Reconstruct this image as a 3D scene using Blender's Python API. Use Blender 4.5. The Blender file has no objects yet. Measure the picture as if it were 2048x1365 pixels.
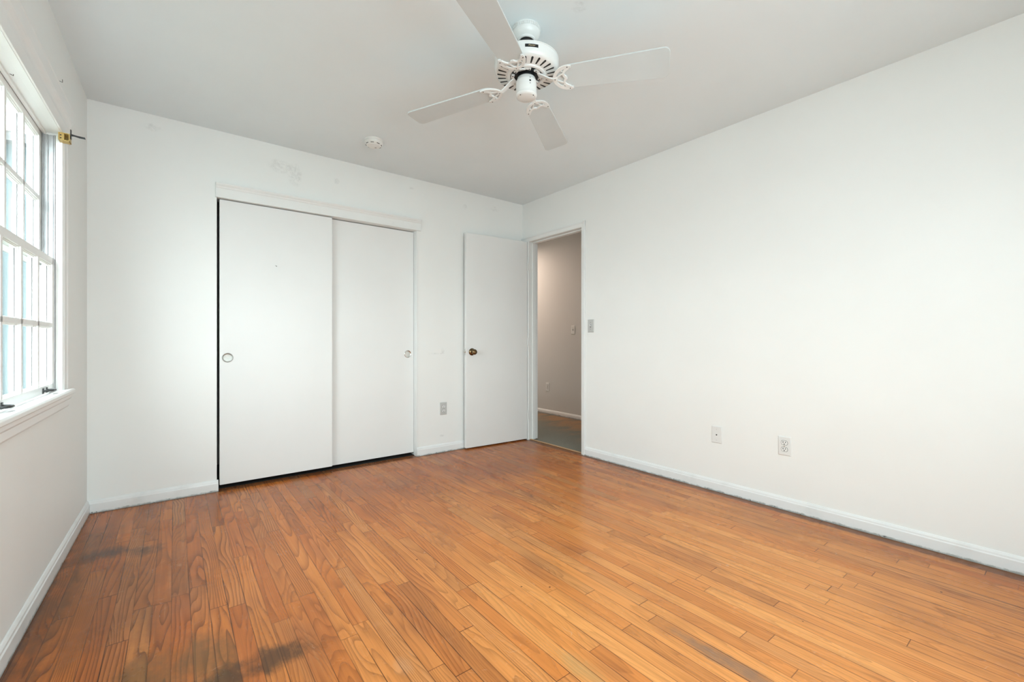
import bpy, bmesh, math, random
from mathutils import Matrix, Vector
random.seed(7)
PI = math.pi
C = bpy.context.scene.collection
sc = bpy.context.scene

# ------------------------------------------------------------------ camera, light, exposure
W = 3.304          # room width along the closet wall
H = 2.45           # ceiling height
REAR = -4.45       # wall behind the camera
FX = math.atan2(1134, 874)            # camera yaw from +Y towards +X is 90deg - FX
yaw = math.atan2(874, 1134)
cam = bpy.data.cameras.new('camera')
cam.sensor_width = 36.0
cam.lens = 874.0 / 2048.0 * 36.0
cam.clip_start = 0.02
co = bpy.data.objects.new('camera', cam)
C.objects.link(co)
co.location = (0.412, -3.571, 1.02)
co.rotation_euler = (PI / 2, 0, -yaw)
sc.camera = co

sc.view_settings.view_transform = 'Standard'
sc.view_settings.look = 'None'
sc.view_settings.gamma = 1.0
sc.view_settings.use_curve_mapping = False
sc.view_settings.exposure = 0.84

world = bpy.data.worlds.new('overcast_daylight')
sc.world = world
world.use_nodes = True
wn = world.node_tree
wn.nodes.clear()
w_out = wn.nodes.new('ShaderNodeOutputWorld')
w_bg = wn.nodes.new('ShaderNodeBackground')
w_tc = wn.nodes.new('ShaderNodeTexCoord')
w_sep = wn.nodes.new('ShaderNodeSeparateXYZ')
w_ramp = wn.nodes.new('ShaderNodeValToRGB')
w_map = wn.nodes.new('ShaderNodeMapRange')
w_map.inputs['From Min'].default_value = -1
wn.links.new(w_tc.outputs['Generated'], w_sep.inputs[0])
wn.links.new(w_sep.outputs['Z'], w_map.inputs['Value'])
wn.links.new(w_map.outputs[0], w_ramp.inputs[0])
cr = w_ramp.color_ramp
cr.elements[0].position = 0.0
cr.elements[0].color = (0.53, 0.595, 0.63, 1)
cr.elements[1].position = 1.0
cr.elements[1].color = (0.86, 0.965, 1.03, 1)
e = cr.elements.new(0.47); e.color = (0.58, 0.64, 0.675, 1)
e = cr.elements.new(0.54); e.color = (0.85, 0.93, 0.97, 1)
wn.links.new(w_ramp.outputs[0], w_bg.inputs['Color'])
w_bg.inputs['Strength'].default_value = 9.0
wn.links.new(w_bg.outputs[0], w_out.inputs[0])


def area(name, loc, rot, sx, sy, power, color=(1, 1, 1), portal=False):
    l = bpy.data.lights.new(name, 'AREA')
    l.shape = 'RECTANGLE'
    l.size = sx
    l.size_y = sy
    l.energy = power
    l.color = color
    if portal:
        l.cycles.is_portal = True
    o = bpy.data.objects.new(name, l)
    C.objects.link(o)
    o.location = loc
    o.rotation_euler = rot
    return o


# portals guide the sky light through the two windows
area('window_portal', (-0.20, -1.215, 1.38), (0, -PI / 2, 0), 1.25, 1.1, 1, portal=True)
area('rear_window_portal', (1.20, REAR - 0.20, 1.38), (-PI / 2, 0, PI), 1.8, 1.3, 1, portal=True)
# added warm lamp without a fixture, lights the hallway from round the corner
area('hall_added_lamp', (4.0, 1.75, 2.38), (0, 0, 0), 0.3, 0.3, 13, (1.0, 0.79, 0.66))

# ------------------------------------------------------------------ wall frames
NLv, NRv = Vector((1, -0.0127, 0)).normalized(), Vector((-1, -0.011, 0)).normalized()


def frame_matrix(origin, right, into):
    m = Matrix.Identity(4)
    for r in range(3):
        m[r][0] = right[r]
        m[r][1] = into[r]
        m[r][2] = (0, 0, 1)[r]
        m[r][3] = origin[r]
    return m


FBm = Matrix.Identity(4)                                                   # closet wall
_b = -NLv
FLm = frame_matrix((0, 0, 0), Vector((0, 0, 1)).cross(-_b) * 1.0, _b)       # placeholder, fixed below
FLm = frame_matrix((0, 0, 0), _b.cross(Vector((0, 0, 1))), _b)
_b2 = -NRv
FRm = frame_matrix((W, 0, 0), _b2.cross(Vector((0, 0, 1))), _b2)


class Frame:
    """wall frame: s runs along the wall from the far corner, n into the room, z up"""
    def __init__(self, m, sign):
        self.m, self.sign = m, sign

    def mat(self, s, n, z):
        return self.m @ Matrix.Translation((self.sign * s, -n, z))

    def p(self, s, n, z):
        return self.m @ Vector((self.sign * s, -n, z))


FB, FL, FR = Frame(FBm, 1), Frame(FLm, -1), Frame(FRm, 1)


# ------------------------------------------------------------------ mesh helpers
class MB:
    def __init__(self):
        self.bm = bmesh.new()

    def box(self, x0, x1, y0, y1, z0, z1, m=None):
        vs = [self.bm.verts.new((x, y, z)) for x in (x0, x1) for y in (y0, y1) for z in (z0, z1)]
        if m:
            for v in vs:
                v.co = m @ v.co
        for f in ((0, 1, 3, 2), (4, 6, 7, 5), (0, 4, 5, 1), (2, 3, 7, 6), (0, 2, 6, 4), (1, 5, 7, 3)):
            self.bm.faces.new([vs[i] for i in f])
        return self

    def wbox(self, fr, s0, s1, n0, n1, z0, z1, o=(0, 0, 0)):
        """box given in wall coordinates, relative to o"""
        return self.box(fr.sign * (s0 - o[0]), fr.sign * (s1 - o[0]), -(n0 - o[1]), -(n1 - o[1]), z0 - o[2], z1 - o[2])

    def prism(self, poly, a, b, axis='x', m=None):
        """extrude a polygon; axis x: poly=(y,z), y: (x,z), z: (x,y)"""
        def P(t, q):
            if axis == 'x': return Vector((t, q[0], q[1]))
            if axis == 'y': return Vector((q[0], t, q[1]))
            return Vector((q[0], q[1], t))
        A = [self.bm.verts.new(P(a, q)) for q in poly]
        B = [self.bm.verts.new(P(b, q)) for q in poly]
        if m:
            for v in A + B:
                v.co = m @ v.co
        n = len(poly)
        self.bm.faces.new(A)
        self.bm.faces.new(B[::-1])
        for i in range(n):
            self.bm.faces.new((A[i], B[i], B[(i + 1) % n], A[(i + 1) % n]))
        return self

    def lathe(self, prof, seg=48, m=None, cap=True):
        rings = []
        for r, z in prof:
            if r < 1e-6:
                rings.append([self.bm.verts.new((0, 0, z))])
            else:
                rings.append([self.bm.verts.new((r * math.cos(2 * PI * i / seg), r * math.sin(2 * PI * i / seg), z)) for i in range(seg)])
        if m:
            for rg in rings:
                for v in rg:
                    v.co = m @ v.co
        for A, B in zip(rings, rings[1:]):
            for i in range(seg):
                j = (i + 1) % seg
                if len(A) == 1 and len(B) == 1:
                    continue
                if len(A) == 1:
                    self.bm.faces.new((A[0], B[i], B[j]))
                elif len(B) == 1:
                    self.bm.faces.new((A[i], B[0], A[j]))
                else:
                    self.bm.faces.new((A[i], B[i], B[j], A[j]))
        if cap:
            for rg in (rings[0], rings[-1]):
                if len(rg) > 1:
                    self.bm.faces.new(rg)
        return self

    def cyl(self, r, z0, z1, seg=24, m=None):
        return self.lathe([(r, z0), (r, z1)], seg, m)

    def tube(self, pts, r, seg=10):
        pts = [Vector(p) for p in pts]
        rings = []
        for i, p in enumerate(pts):
            d = (pts[min(i + 1, len(pts) - 1)] - pts[max(i - 1, 0)]).normalized()
            up = Vector((0, 0, 1)) if abs(d.z) < 0.9 else Vector((1, 0, 0))
            u = d.cross(up).normalized()
            v = d.cross(u)
            rr = r[i] if isinstance(r, (list, tuple)) else r
            rings.append([self.bm.verts.new(p + (u * math.cos(2 * PI * k / seg) + v * math.sin(2 * PI * k / seg)) * rr) for k in range(seg)])
        for A, B in zip(rings, rings[1:]):
            for k in range(seg):
                self.bm.faces.new((A[k], B[k], B[(k + 1) % seg], A[(k + 1) % seg]))
        self.bm.faces.new(rings[0])
        self.bm.faces.new(rings[-1])
        return self

    def ribbon(self, pts, w, z0, z1, m=None):
        """flat strip following 2D points, width w (number or list)"""
        n = len(pts)
        L, R = [], []
        for i in range(n):
            a, b = pts[max(i - 1, 0)], pts[min(i + 1, n - 1)]
            dx, dy = b[0] - a[0], b[1] - a[1]
            l = math.hypot(dx, dy) or 1
            ww = (w[i] if isinstance(w, (list, tuple)) else w) / 2
            L.append((pts[i][0] - dy / l * ww, pts[i][1] + dx / l * ww))
            R.append((pts[i][0] + dy / l * ww, pts[i][1] - dx / l * ww))
        vs = []
        for z in (z0, z1):
            for side in (L, R):
                vs.append([self.bm.verts.new((m @ Vector((x, y, z))) if m else (x, y, z)) for x, y in side])
        for i in range(n - 1):
            self.bm.faces.new((vs[0][i], vs[0][i + 1], vs[1][i + 1], vs[1][i]))
            self.bm.faces.new((vs[2][i], vs[3][i], vs[3][i + 1], vs[2][i + 1]))
            self.bm.faces.new((vs[0][i], vs[2][i], vs[2][i + 1], vs[0][i + 1]))
            self.bm.faces.new((vs[1][i], vs[1][i + 1], vs[3][i + 1], vs[3][i]))
        for k in (0, n - 1):
            self.bm.faces.new((vs[0][k], vs[1][k], vs[3][k], vs[2][k]))
        return self

    def build(self, name, material, parent=None, mat=None, smooth=False, bevel=0.0, angle=35):
        bmesh.ops.recalc_face_normals(self.bm, faces=self.bm.faces)
        me = bpy.data.meshes.new(name)
        self.bm.to_mesh(me)
        self.bm.free()
        me.materials.append(material)
        o = bpy.data.objects.new(name, me)
        C.objects.link(o)
        if parent:
            o.parent = parent
        if mat is not None:
            o.matrix_local = mat
        if smooth:
            for p in me.polygons:
                p.use_smooth = True
            me.set_sharp_from_angle(angle=math.radians(angle))
        if bevel:
            b = o.modifiers.new('bevel', 'BEVEL')
            b.width = bevel
            b.segments = 2
            b.limit_method = 'ANGLE'
            b.angle_limit = math.radians(40)
        return o


def tag(o, label=None, cat=None, group=None, kind=None):
    if label: o['label'] = label
    if cat: o['category'] = cat
    if group: o['group'] = group
    if kind: o['kind'] = kind
    return o


def thing(name, mat, label, cat, group=None, kind=None):
    o = bpy.data.objects.new(name, None)
    C.objects.link(o)
    o.empty_display_size = 0.05
    o.matrix_world = mat
    return tag(o, label, cat, group, kind)


# ------------------------------------------------------------------ materials
def new_mat(name):
    m = bpy.data.materials.new(name)
    m.use_nodes = True
    nt = m.node_tree
    return m, nt, nt.nodes['Principled BSDF']


def N(nt, kind, **kw):
    n = nt.nodes.new('ShaderNode' + kind)
    for k, v in kw.items():
        if k.startswith('i_'):
            key = k[2:]
            n.inputs[int(key) if key.isdigit() else key].default_value = v
        else:
            setattr(n, k, v)
    return n


class G:
    """small expression helper for shader math"""
    def __init__(self, nt):
        self.nt = nt

    def link(self, a, sock):
        if isinstance(a, (int, float)):
            sock.default_value = a
        elif isinstance(a, (tuple, list)):
            sock.default_value = tuple(a) + ((1,) if len(sock.default_value) == 4 and len(a) == 3 else ())
        else:
            self.nt.links.new(a, sock)

    def m(self, op, a, b=0.0, c=None, clamp=False):
        n = self.nt.nodes.new('ShaderNodeMath')
        n.operation = op
        n.use_clamp = clamp
        self.link(a, n.inputs[0])
        self.link(b, n.inputs[1])
        if c is not None:
            self.link(c, n.inputs[2])
        return n.outputs[0]

    def mix(self, f, a, b, blend='MIX'):
        n = self.nt.nodes.new('ShaderNodeMix')
        n.data_type = 'RGBA'
        n.blend_type = blend
        self.link(f, n.inputs['Factor'])
        self.link(a, n.inputs['A'] if False else n.inputs[6])
        self.link(b, n.inputs[7])
        return n.outputs[2]

    def xyz(self, x, y, z):
        n = self.nt.nodes.new('ShaderNodeCombineXYZ')
        for i, a in enumerate((x, y, z)):
            self.link(a, n.inputs[i])
        return n.outputs[0]

    def noise(self, vec, scale=1.0, detail=2.0, rough=0.5, dist=0.0):
        n = self.nt.nodes.new('ShaderNodeTexNoise')
        self.nt.links.new(vec, n.inputs['Vector'])
        n.inputs['Scale'].default_value = scale
        n.inputs['Detail'].default_value = detail
        n.inputs['Roughness'].default_value = rough
        n.inputs['Distortion'].default_value = dist
        return n.outputs['Fac']

    def white(self, vec):
        n = self.nt.nodes.new('ShaderNodeTexWhiteNoise')
        n.noise_dimensions = '3D'
        self.nt.links.new(vec, n.inputs['Vector'])
        return n.outputs['Value']

    def step(self, v, lo, hi, a=0.0, b=1.0):
        n = self.nt.nodes.new('ShaderNodeMapRange')
        n.interpolation_type = 'SMOOTHSTEP'
        self.link(v, n.inputs['Value'])
        n.inputs['From Min'].default_value = lo
        n.inputs['From Max'].default_value = hi
        n.inputs['To Min'].default_value = a
        n.inputs['To Max'].default_value = b
        return n.outputs[0]

    def coords(self):
        t = self.nt.nodes.new('ShaderNodeTexCoord')
        s = self.nt.nodes.new('ShaderNodeSeparateXYZ')
        self.nt.links.new(t.outputs['Object'], s.inputs[0])
        return t.outputs['Object'], s.outputs[0], s.outputs[1], s.outputs[2]

    def bump(self, h, strength=0.1, dist=0.002):
        n = self.nt.nodes.new('ShaderNodeBump')
        n.inputs['Strength'].default_value = strength
        n.inputs['Distance'].default_value = dist
        self.nt.links.new(h, n.inputs['Height'])
        return n.outputs[0]


def paint(name, col, rough=0.5, mottle=0.03, bump=0.05, scale=60, scuffs=0.0, spec=0.5, marks=()):
    m, nt, b = new_mat(name)
    g = G(nt)
    v, x, y, z = g.coords()
    n1 = g.noise(v, 2.3, 4)
    dark = tuple(c * (1 - mottle * 2) for c in col)
    c = g.mix(g.step(n1, 0.35, 0.7), col, dark)
    if scuffs:
        a = g.noise(v, 1.4, 2)
        d = g.noise(v, 38, 5, 0.75)
        k = g.m('MULTIPLY', g.step(a, 0.58, 0.72), g.step(d, 0.60, 0.70))
        c = g.mix(g.m('MULTIPLY', k, scuffs), c, tuple(q * 0.62 for q in col))
    for (px, py, pz, rx, ry, rz, amt, mc) in marks:
        dx = g.m('DIVIDE', g.m('SUBTRACT', x, px), rx)
        dy = g.m('DIVIDE', g.m('SUBTRACT', y, py), ry)
        dz = g.m('DIVIDE', g.m('SUBTRACT', z, pz), rz)
        d2 = g.m('ADD', g.m('ADD', g.m('MULTIPLY', dx, dx), g.m('MULTIPLY', dy, dy)), g.m('MULTIPLY', dz, dz))
        nn = g.noise(v, 30, 6, 0.75)
        k = g.m('MULTIPLY', g.step(d2, 1.0, 0.0), g.step(nn, 0.40, 0.75))
        c = g.mix(g.m('MULTIPLY', k, amt), c, mc)
    nt.links.new(c, b.inputs['Base Color'])
    b.inputs['Roughness'].default_value = rough
    b.inputs['Specular IOR Level'].default_value = spec
    if bump:
        nt.links.new(g.bump(g.noise(v, scale, 3), bump, 0.002), b.inputs['Normal'])
    return m


GREY = (0.36, 0.36, 0.34)
back_marks = [(1.02, 0, 2.30, .10, .2, .06, .45, GREY), (1.12, 0, 2.26, .06, .2, .10, .45, GREY), (1.42, 0, 2.28, .03, .2, .03, .5, GREY),
              (2.05, 0, 2.36, .03, .2, .015, .5, GREY), (0.30, 0, 2.37, .05, .2, .03, .35, GREY), (2.95, 0, 2.34, .06, .2, .03, .45, GREY), (2.6, 0, 2.30, .03, .2, .03, .4, GREY),
              (2.30, 0, 0.905, .10, .2, .008, .5, GREY), (2.36, 0, 0.93, .02, .2, .03, .5, GREY), (2.35, 0, 0.15, .03, .2, .012, .5, GREY)]
right_marks = [(W, -0.42, 2.30, .2, .30, .08, .55, GREY), (W, -0.85, 2.38, .2, .10, .04, .55, GREY), (W, -3.25, 2.33, .2, .11, .05, .7, GREY), (W, -3.02, 2.30, .2, .10, .03, .6, GREY),
               (W, -2.0, 2.40, .2, .25, .04, .4, GREY), (W, -3.10, 0.23, .2, .02, .012, .6, GREY), (W, -2.8, .21, .2, .02, .01, .6, GREY), (W, -2.55, .16, .2, .02, .01, .6, GREY), (W, -2.4, .62, .2, .05, .03, .25, GREY)]
wall_col = (0.865, 0.870, 0.845)
M = {}
M['wall'] = paint('wall_paint', wall_col, 0.55, 0.008, 0.05, 90, 0.10)
M['wall_back'] = paint('back_wall_paint', wall_col, 0.5, 0.008, 0.05, 90, 0.12, marks=back_marks)
M['wall_right'] = paint('right_wall_paint', wall_col, 0.5, 0.008, 0.05, 90, 0.12, marks=right_marks)
M['ceiling'] = paint('ceiling_paint', (0.84, 0.905, 0.925), 0.75, 0.01, 0.08, 70, 0.06, marks=[(1.78, -2.27, H, .045, .045, .3, .3, (.42, .42, .41))])
M['trim'] = paint('trim_gloss_paint', (0.84, 0.85, 0.83), 0.32, 0.02, 0.03, 40, 0.35)
M['door'] = paint('door_paint', (0.82, 0.82, 0.80), 0.42, 0.01, 0.04, 30, 0.12, spec=0.22)
M['window'] = paint('window_paint', (0.86, 0.86, 0.84), 0.35, 0.02, 0.04, 60, 0.35)
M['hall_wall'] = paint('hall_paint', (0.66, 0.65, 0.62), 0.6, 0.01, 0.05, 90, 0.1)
M['plate'] = paint('plastic_white', (0.78, 0.78, 0.76), 0.35, 0.0, 0.0)
M['plate_grey'] = paint('plastic_ivory_grey', (0.55, 0.55, 0.53), 0.4, 0.02, 0.0)
M['face'] = paint('receptacle_plastic', (0.80, 0.80, 0.78), 0.3, 0.0, 0.0)
M['fan'] = paint('fan_enamel', (0.82, 0.83, 0.81), 0.22, 0.03, 0.0, spec=0.6)
M['blade'] = paint('blade_laminate', (0.63, 0.675, 0.675), 0.5, 0.03, 0.03, 200)
M['black'] = paint('black_enamel', (0.006, 0.006, 0.006), 0.5, 0, 0)
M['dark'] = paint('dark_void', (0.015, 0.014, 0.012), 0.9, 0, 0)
M['bracket'] = paint('yellowed_plastic', (0.72, 0.50, 0.17), 0.45, 0.15, 0.05, 80)
M['detector'] = paint('detector_plastic', (0.86, 0.86, 0.83), 0.4, 0.0, 0.0)


def skirting():
    m, nt, b = new_mat('skirting_paint')
    g = G(nt)
    v, x, y, z = g.coords()
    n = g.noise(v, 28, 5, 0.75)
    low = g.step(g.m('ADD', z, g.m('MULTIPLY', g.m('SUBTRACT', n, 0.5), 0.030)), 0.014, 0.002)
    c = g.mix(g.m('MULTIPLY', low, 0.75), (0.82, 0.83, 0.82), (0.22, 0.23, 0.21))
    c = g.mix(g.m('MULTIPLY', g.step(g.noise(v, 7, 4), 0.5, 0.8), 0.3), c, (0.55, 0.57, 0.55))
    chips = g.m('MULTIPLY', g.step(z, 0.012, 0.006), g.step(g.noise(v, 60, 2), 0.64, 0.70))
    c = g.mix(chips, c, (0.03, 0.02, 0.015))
    nt.links.new(c, b.inputs['Base Color'])
    b.inputs['Roughness'].default_value = 0.35
    return m


M['skirting'] = skirting()


def metal(name, col, rough=0.3, var=0.15):
    m, nt, b = new_mat(name)
    g = G(nt)
    v, x, y, z = g.coords()
    n = g.noise(v, 30, 4)
    nt.links.new(g.mix(g.step(n, 0.35, 0.7), col, tuple(c * (1 - var * 2) for c in col)), b.inputs['Base Color'])
    b.inputs['Metallic'].default_value = 1.0
    b.inputs['Roughness'].default_value = rough
    return m


M['alu'] = metal('weathered_aluminium', (0.50, 0.51, 0.51), 0.5, 0.06)
M['bronze'] = metal('antique_brass', (0.20, 0.135, 0.07), 0.22, 0.1)
M['chrome'] = metal('chrome', (0.75, 0.74, 0.71), 0.2, 0.05)
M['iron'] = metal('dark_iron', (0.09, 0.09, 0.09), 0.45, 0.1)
M['gold'] = metal('gold_leaf', (0.80, 0.70, 0.45), 0.35, 0.05)
M['nickel'] = metal('satin_nickel', (0.46, 0.46, 0.43), 0.45, 0.08)


def glass_mat():
    m, nt, b = new_mat('window_glass')
    out = nt.nodes['Material Output']
    nt.nodes.remove(b)
    t = N(nt, 'BsdfTransparent', i_Color=(0.95, 0.975, 0.97, 1))
    gl = N(nt, 'BsdfGlossy', i_Roughness=0.02)
    mx = N(nt, 'MixShader')
    lw = N(nt, 'LayerWeight', i_Blend=0.5)
    g = G(nt)
    nt.links.new(g.m('MULTIPLY_ADD', g.m('POWER', lw.outputs['Facing'], 5.0), 0.35, 0.03), mx.inputs[0])
    nt.links.new(t.outputs[0], mx.inputs[1])
    nt.links.new(gl.outputs[0], mx.inputs[2])
    nt.links.new(mx.outputs[0], out.inputs[0])
    return m


M['glass'] = glass_mat()


RED1, RED2 = (0.58, 0.180, 0.036), (0.44, 0.112, 0.020)
GOLD1, GOLD2 = (0.84, 0.355, 0.105), (0.70, 0.240, 0.058)


def floor_mat():
    m, nt, b = new_mat('oak_strip_floor')
    g = G(nt)
    v, x, y, z = g.coords()
    bw = 0.0572
    wob = g.m('MULTIPLY', g.m('SUBTRACT', g.noise(v, 1.1, 1), 0.5), 0.004)
    u = g.m('DIVIDE', g.m('ADD', x, wob), bw)
    row = g.m('FLOOR', u)
    fu = g.m('FRACT', u)
    r1 = g.white(g.xyz(row, 3.3, 1.7))
    r2 = g.white(g.xyz(row, 9.1, 5.2))
    L = g.m('MULTIPLY_ADD', r2, 0.75, 0.55)
    t = g.m('ADD', g.m('DIVIDE', y, L), g.m('MULTIPLY', r1, 17.0))
    seg = g.m('FLOOR', t)
    ft = g.m('FRACT', t)
    bid = g.white(g.xyz(row, seg, 0.5))
    bid2 = g.white(g.xyz(row, seg, 7.5))
    bid3 = g.white(g.xyz(row, seg, 13.5))
    # distance to the seams, metres
    dx = g.m('MULTIPLY', g.m('MINIMUM', fu, g.m('SUBTRACT', 1.0, fu)), bw)
    dy = g.m('MULTIPLY', g.m('MINIMUM', ft, g.m('SUBTRACT', 1.0, ft)), L)
    gapn = g.noise(g.xyz(g.m('MULTIPLY', row, 3.1), g.m('MULTIPLY', y, 1.6), 0.0), 1.0, 3, 0.6)
    sx = g.m('MULTIPLY', g.step(dx, 0.0021, 0.0007), g.step(gapn, 0.36, 0.62, 0.30, 1.0))
    sy = g.m('MULTIPLY', g.step(dy, 0.0022, 0.0007), g.step(bid3, 0.1, 0.9, 0.35, 1.0))
    seam = g.m('MAXIMUM', sx, sy)
    # grain: contour lines of a stretched noise give flat sawn cathedrals
    off = g.m('MULTIPLY', bid, 40.0)
    lx = g.m('ADD', g.m('MULTIPLY', x, 7.0), off)
    ly = g.m('MULTIPLY_ADD', y, 0.85, g.m('MULTIPLY', bid2, 30.0))
    nf = g.noise(g.xyz(lx, ly, off), 1.0, 2.0, 0.45, 0.35)
    straight = g.m('MULTIPLY', x, g.step(bid3, 0.2, 0.8, 3.0, 16.0))
    rings = g.m('FRACT', g.m('MULTIPLY', g.m('ADD', nf, g.m('MULTIPLY', straight, 0.24)), g.step(bid2, 0.0, 1.0, 13.0, 24.0)))
    line = g.m('POWER', rings, 2.6)
    line = g.m('MULTIPLY', line, g.step(rings, 1.0, 0.93))
    fine = g.noise(g.xyz(g.m('MULTIPLY', x, 420.0), g.m('MULTIPLY', y, 9.0), off), 1.0, 3.0, 0.6)
    pores = g.step(fine, 0.52, 0.72)
    gam = g.step(bid3, 0.0, 1.0, 0.55, 1.0)
    streak = g.noise(g.xyz(g.m('MULTIPLY', x, 95.0), g.m('MULTIPLY', y, 2.2), off), 1.0, 4.0, 0.6)
    # where the finish keeps its red brown and where it has faded to gold
    big = g.noise(v, 0.9, 3, 0.55)
    fx = g.m('MULTIPLY', g.m('SUBTRACT', x, 2.0), 0.42)
    fy = g.m('MULTIPLY', g.m('ADD', y, 2.6), 0.42)
    dist = g.m('SQRT', g.m('ADD', g.m('MULTIPLY', fx, fx), g.m('MULTIPLY', fy, fy)))
    fade = g.m('ADD', g.step(dist, 0.95, 0.10), g.m('MULTIPLY', g.m('SUBTRACT', big, 0.5), 1.0), clamp=True)
    gam = g.m('MULTIPLY', gam, g.m('MULTIPLY_ADD', fade, -0.62, 1.0))
    red = g.mix(bid, RED1, RED2)
    gold = g.mix(bid, GOLD1, GOLD2)
    base = g.mix(fade, red, gold)
    base = g.mix(g.step(bid2, 0.80, 0.95, 0.0, 0.35), base, (0.25, 0.085, 0.030))
    base = g.mix(g.step(bid3, 0.85, 0.98, 0.0, 0.35), base, (0.66, 0.32, 0.12))
    # cloudy wear that follows the boards, greyed and orange patches
    vs = g.xyz(g.m('MULTIPLY', x, 5.0), g.m('MULTIPLY', y, 1.8), 0.0)
    cl = g.noise(vs, 1.0, 3, 0.5)
    base = g.mix(g.step(cl, 0.48, 0.78, 0.0, 0.45), base, (0.25, 0.095, 0.042))
    base = g.mix(g.step(g.noise(g.xyz(g.m('MULTIPLY', x, 3.0), g.m('MULTIPLY', y, 1.3), 9.0), 1.0, 3, 0.5), 0.52, 0.80, 0.0, 0.5), base, (0.56, 0.19, 0.035))
    base = g.mix(g.step(streak, 0.45, 0.72, 0.0, 0.30), base, (0.24, 0.078, 0.024))
    base = g.mix(g.step(streak, 0.45, 0.28, 0.0, 0.22), base, (0.72, 0.36, 0.15))
    grain = g.m('MULTIPLY', g.m('MULTIPLY', line, 0.92), gam)
    col = g.mix(grain, base, (0.10, 0.026, 0.008))
    col = g.mix(g.m('MULTIPLY', pores, g.m('MULTIPLY_ADD', line, 0.30, 0.10)), col, (0.14, 0.045, 0.018))

    # dark water stains near the window wall and worn bare spots
    def spot(px, py, rx, ry, lo, hi):
        ax = g.m('DIVIDE', g.m('SUBTRACT', x, px), rx)
        ay = g.m('DIVIDE', g.m('SUBTRACT', y, py), ry)
        d = g.m('ADD', g.m('MULTIPLY', ax, ax), g.m('MULTIPLY', ay, ay))
        nz = g.noise(g.xyz(g.m('MULTIPLY', x, 16.0), g.m('MULTIPLY', y, 9.0), 2.0), 1.0, 6, 0.7)
        d = g.m('ADD', d, g.m('MULTIPLY', g.m('SUBTRACT', nz, 0.5), 3.0))
        d = g.m('ADD', d, g.m('MULTIPLY', g.m('SUBTRACT', bid, 0.5), 0.7))
        return g.step(d, 1.3, -0.2, lo, hi)
    for (px, py, rx, ry, a, cc) in (
            (0.16, -0.72, 0.09, 0.10, 0.85, (0.055, 0.035, 0.022)),
            (0.29, -0.80, 0.09, 0.09, 0.80, (0.060, 0.038, 0.025)),
            (0.08, -0.55, 0.12, 0.35, 0.55, (0.13, 0.052, 0.022)),
            (0.60, -1.99, 0.22, 0.07, 0.85, (0.065, 0.035, 0.018)),
            (0.40, -1.86, 0.20, 0.16, 0.65, (0.13, 0.075, 0.028)),
            (0.42, -2.35, 0.30, 0.22, 0.60, (0.10, 0.055, 0.022)),
            (0.02, -1.30, 0.07, 0.90, 0.60, (0.10, 0.045, 0.02)),
            (0.20, -1.20, 0.35, 0.50, 0.45, (0.19, 0.075, 0.030)),
            (2.45, -0.75, 0.45, 0.25, 0.35, (0.24, 0.085, 0.045)),
            (1.50, -0.60, 0.30, 0.20, 0.30, (0.26, 0.10, 0.05)),
            (1.80, -2.90, 0.035, 0.22, 0.75, (0.22, 0.14, 0.095)),
            (1.42, -2.62, 0.04, 0.09, 0.35, (0.36, 0.30, 0.14)),
            (0.98, -2.28, 0.03, 0.05, 0.25, (0.55, 0.36, 0.22))):
        col = g.mix(spot(px, py, rx, ry, 0.0, a), col, cc)
    # edge grime and the dark gap under the skirtings, painted as one band
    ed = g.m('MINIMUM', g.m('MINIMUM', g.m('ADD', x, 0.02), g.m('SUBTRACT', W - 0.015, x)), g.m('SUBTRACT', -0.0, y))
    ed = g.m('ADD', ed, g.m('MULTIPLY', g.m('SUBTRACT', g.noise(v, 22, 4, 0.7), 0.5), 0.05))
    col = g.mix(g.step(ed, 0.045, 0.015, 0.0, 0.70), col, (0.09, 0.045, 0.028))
    # pale scratches
    for k, (ang, sc_, th) in enumerate(((0.5, 7.0, 0.0045), (1.9, 5.0, 0.004))):
        ca, sa = math.cos(ang), math.sin(ang)
        rx = g.m('ADD', g.m('MULTIPLY', x, ca), g.m('MULTIPLY', y, sa))
        ry = g.m('SUBTRACT', g.m('MULTIPLY', y, ca), g.m('MULTIPLY', x, sa))
        nn = g.noise(g.xyz(g.m('MULTIPLY', rx, 1.0), ry, 5.0 + k), sc_, 2, 0.5)
        ln = g.step(g.m('ABSOLUTE', g.m('SUBTRACT', nn, 0.5)), th, 0.0005)
        pt = g.m('MULTIPLY', g.step(g.noise(v, 2.6 + k, 3), 0.58, 0.68), g.step(g.noise(v, 19, 2), 0.5, 0.6))
        col = g.mix(g.m('MULTIPLY', g.m('MULTIPLY', ln, pt), 0.35), col, (0.72, 0.50, 0.33))
    # specks and little holes
    vo = N(nt, 'TexVoronoi', i_Scale=9.0)
    nt.links.new(v, vo.inputs['Vector'])
    sp = N(nt, 'SeparateColor')
    nt.links.new(vo.outputs['Color'], sp.inputs[0])
    rad = g.m('MULTIPLY_ADD', sp.outputs[1], 0.030, 0.018)
    spk = g.m('MULTIPLY', g.m('LESS_THAN', vo.outputs['Distance'], rad), g.m('GREATER_THAN', sp.outputs[0], 0.72))
    col = g.mix(g.m('MULTIPLY', spk, 0.85), col, (0.03, 0.015, 0.01))
    col = g.mix(g.m('MULTIPLY', seam, 0.92), col, (0.06, 0.022, 0.01))
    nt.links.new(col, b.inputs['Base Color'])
    rn = g.noise(v, 5.0, 4, 0.6)
    nt.links.new(g.m('ADD', g.step(rn, 0.3, 0.75, 0.15, 0.30), g.m('MULTIPLY', line, 0.06)), b.inputs['Roughness'])
    b.inputs['Specular IOR Level'].default_value = 0.20
    h = g.m('SUBTRACT', g.m('MULTIPLY', bid, 0.12), g.m('ADD', g.m('MULTIPLY', seam, 1.0), g.m('MULTIPLY', line, 0.05)))
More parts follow.
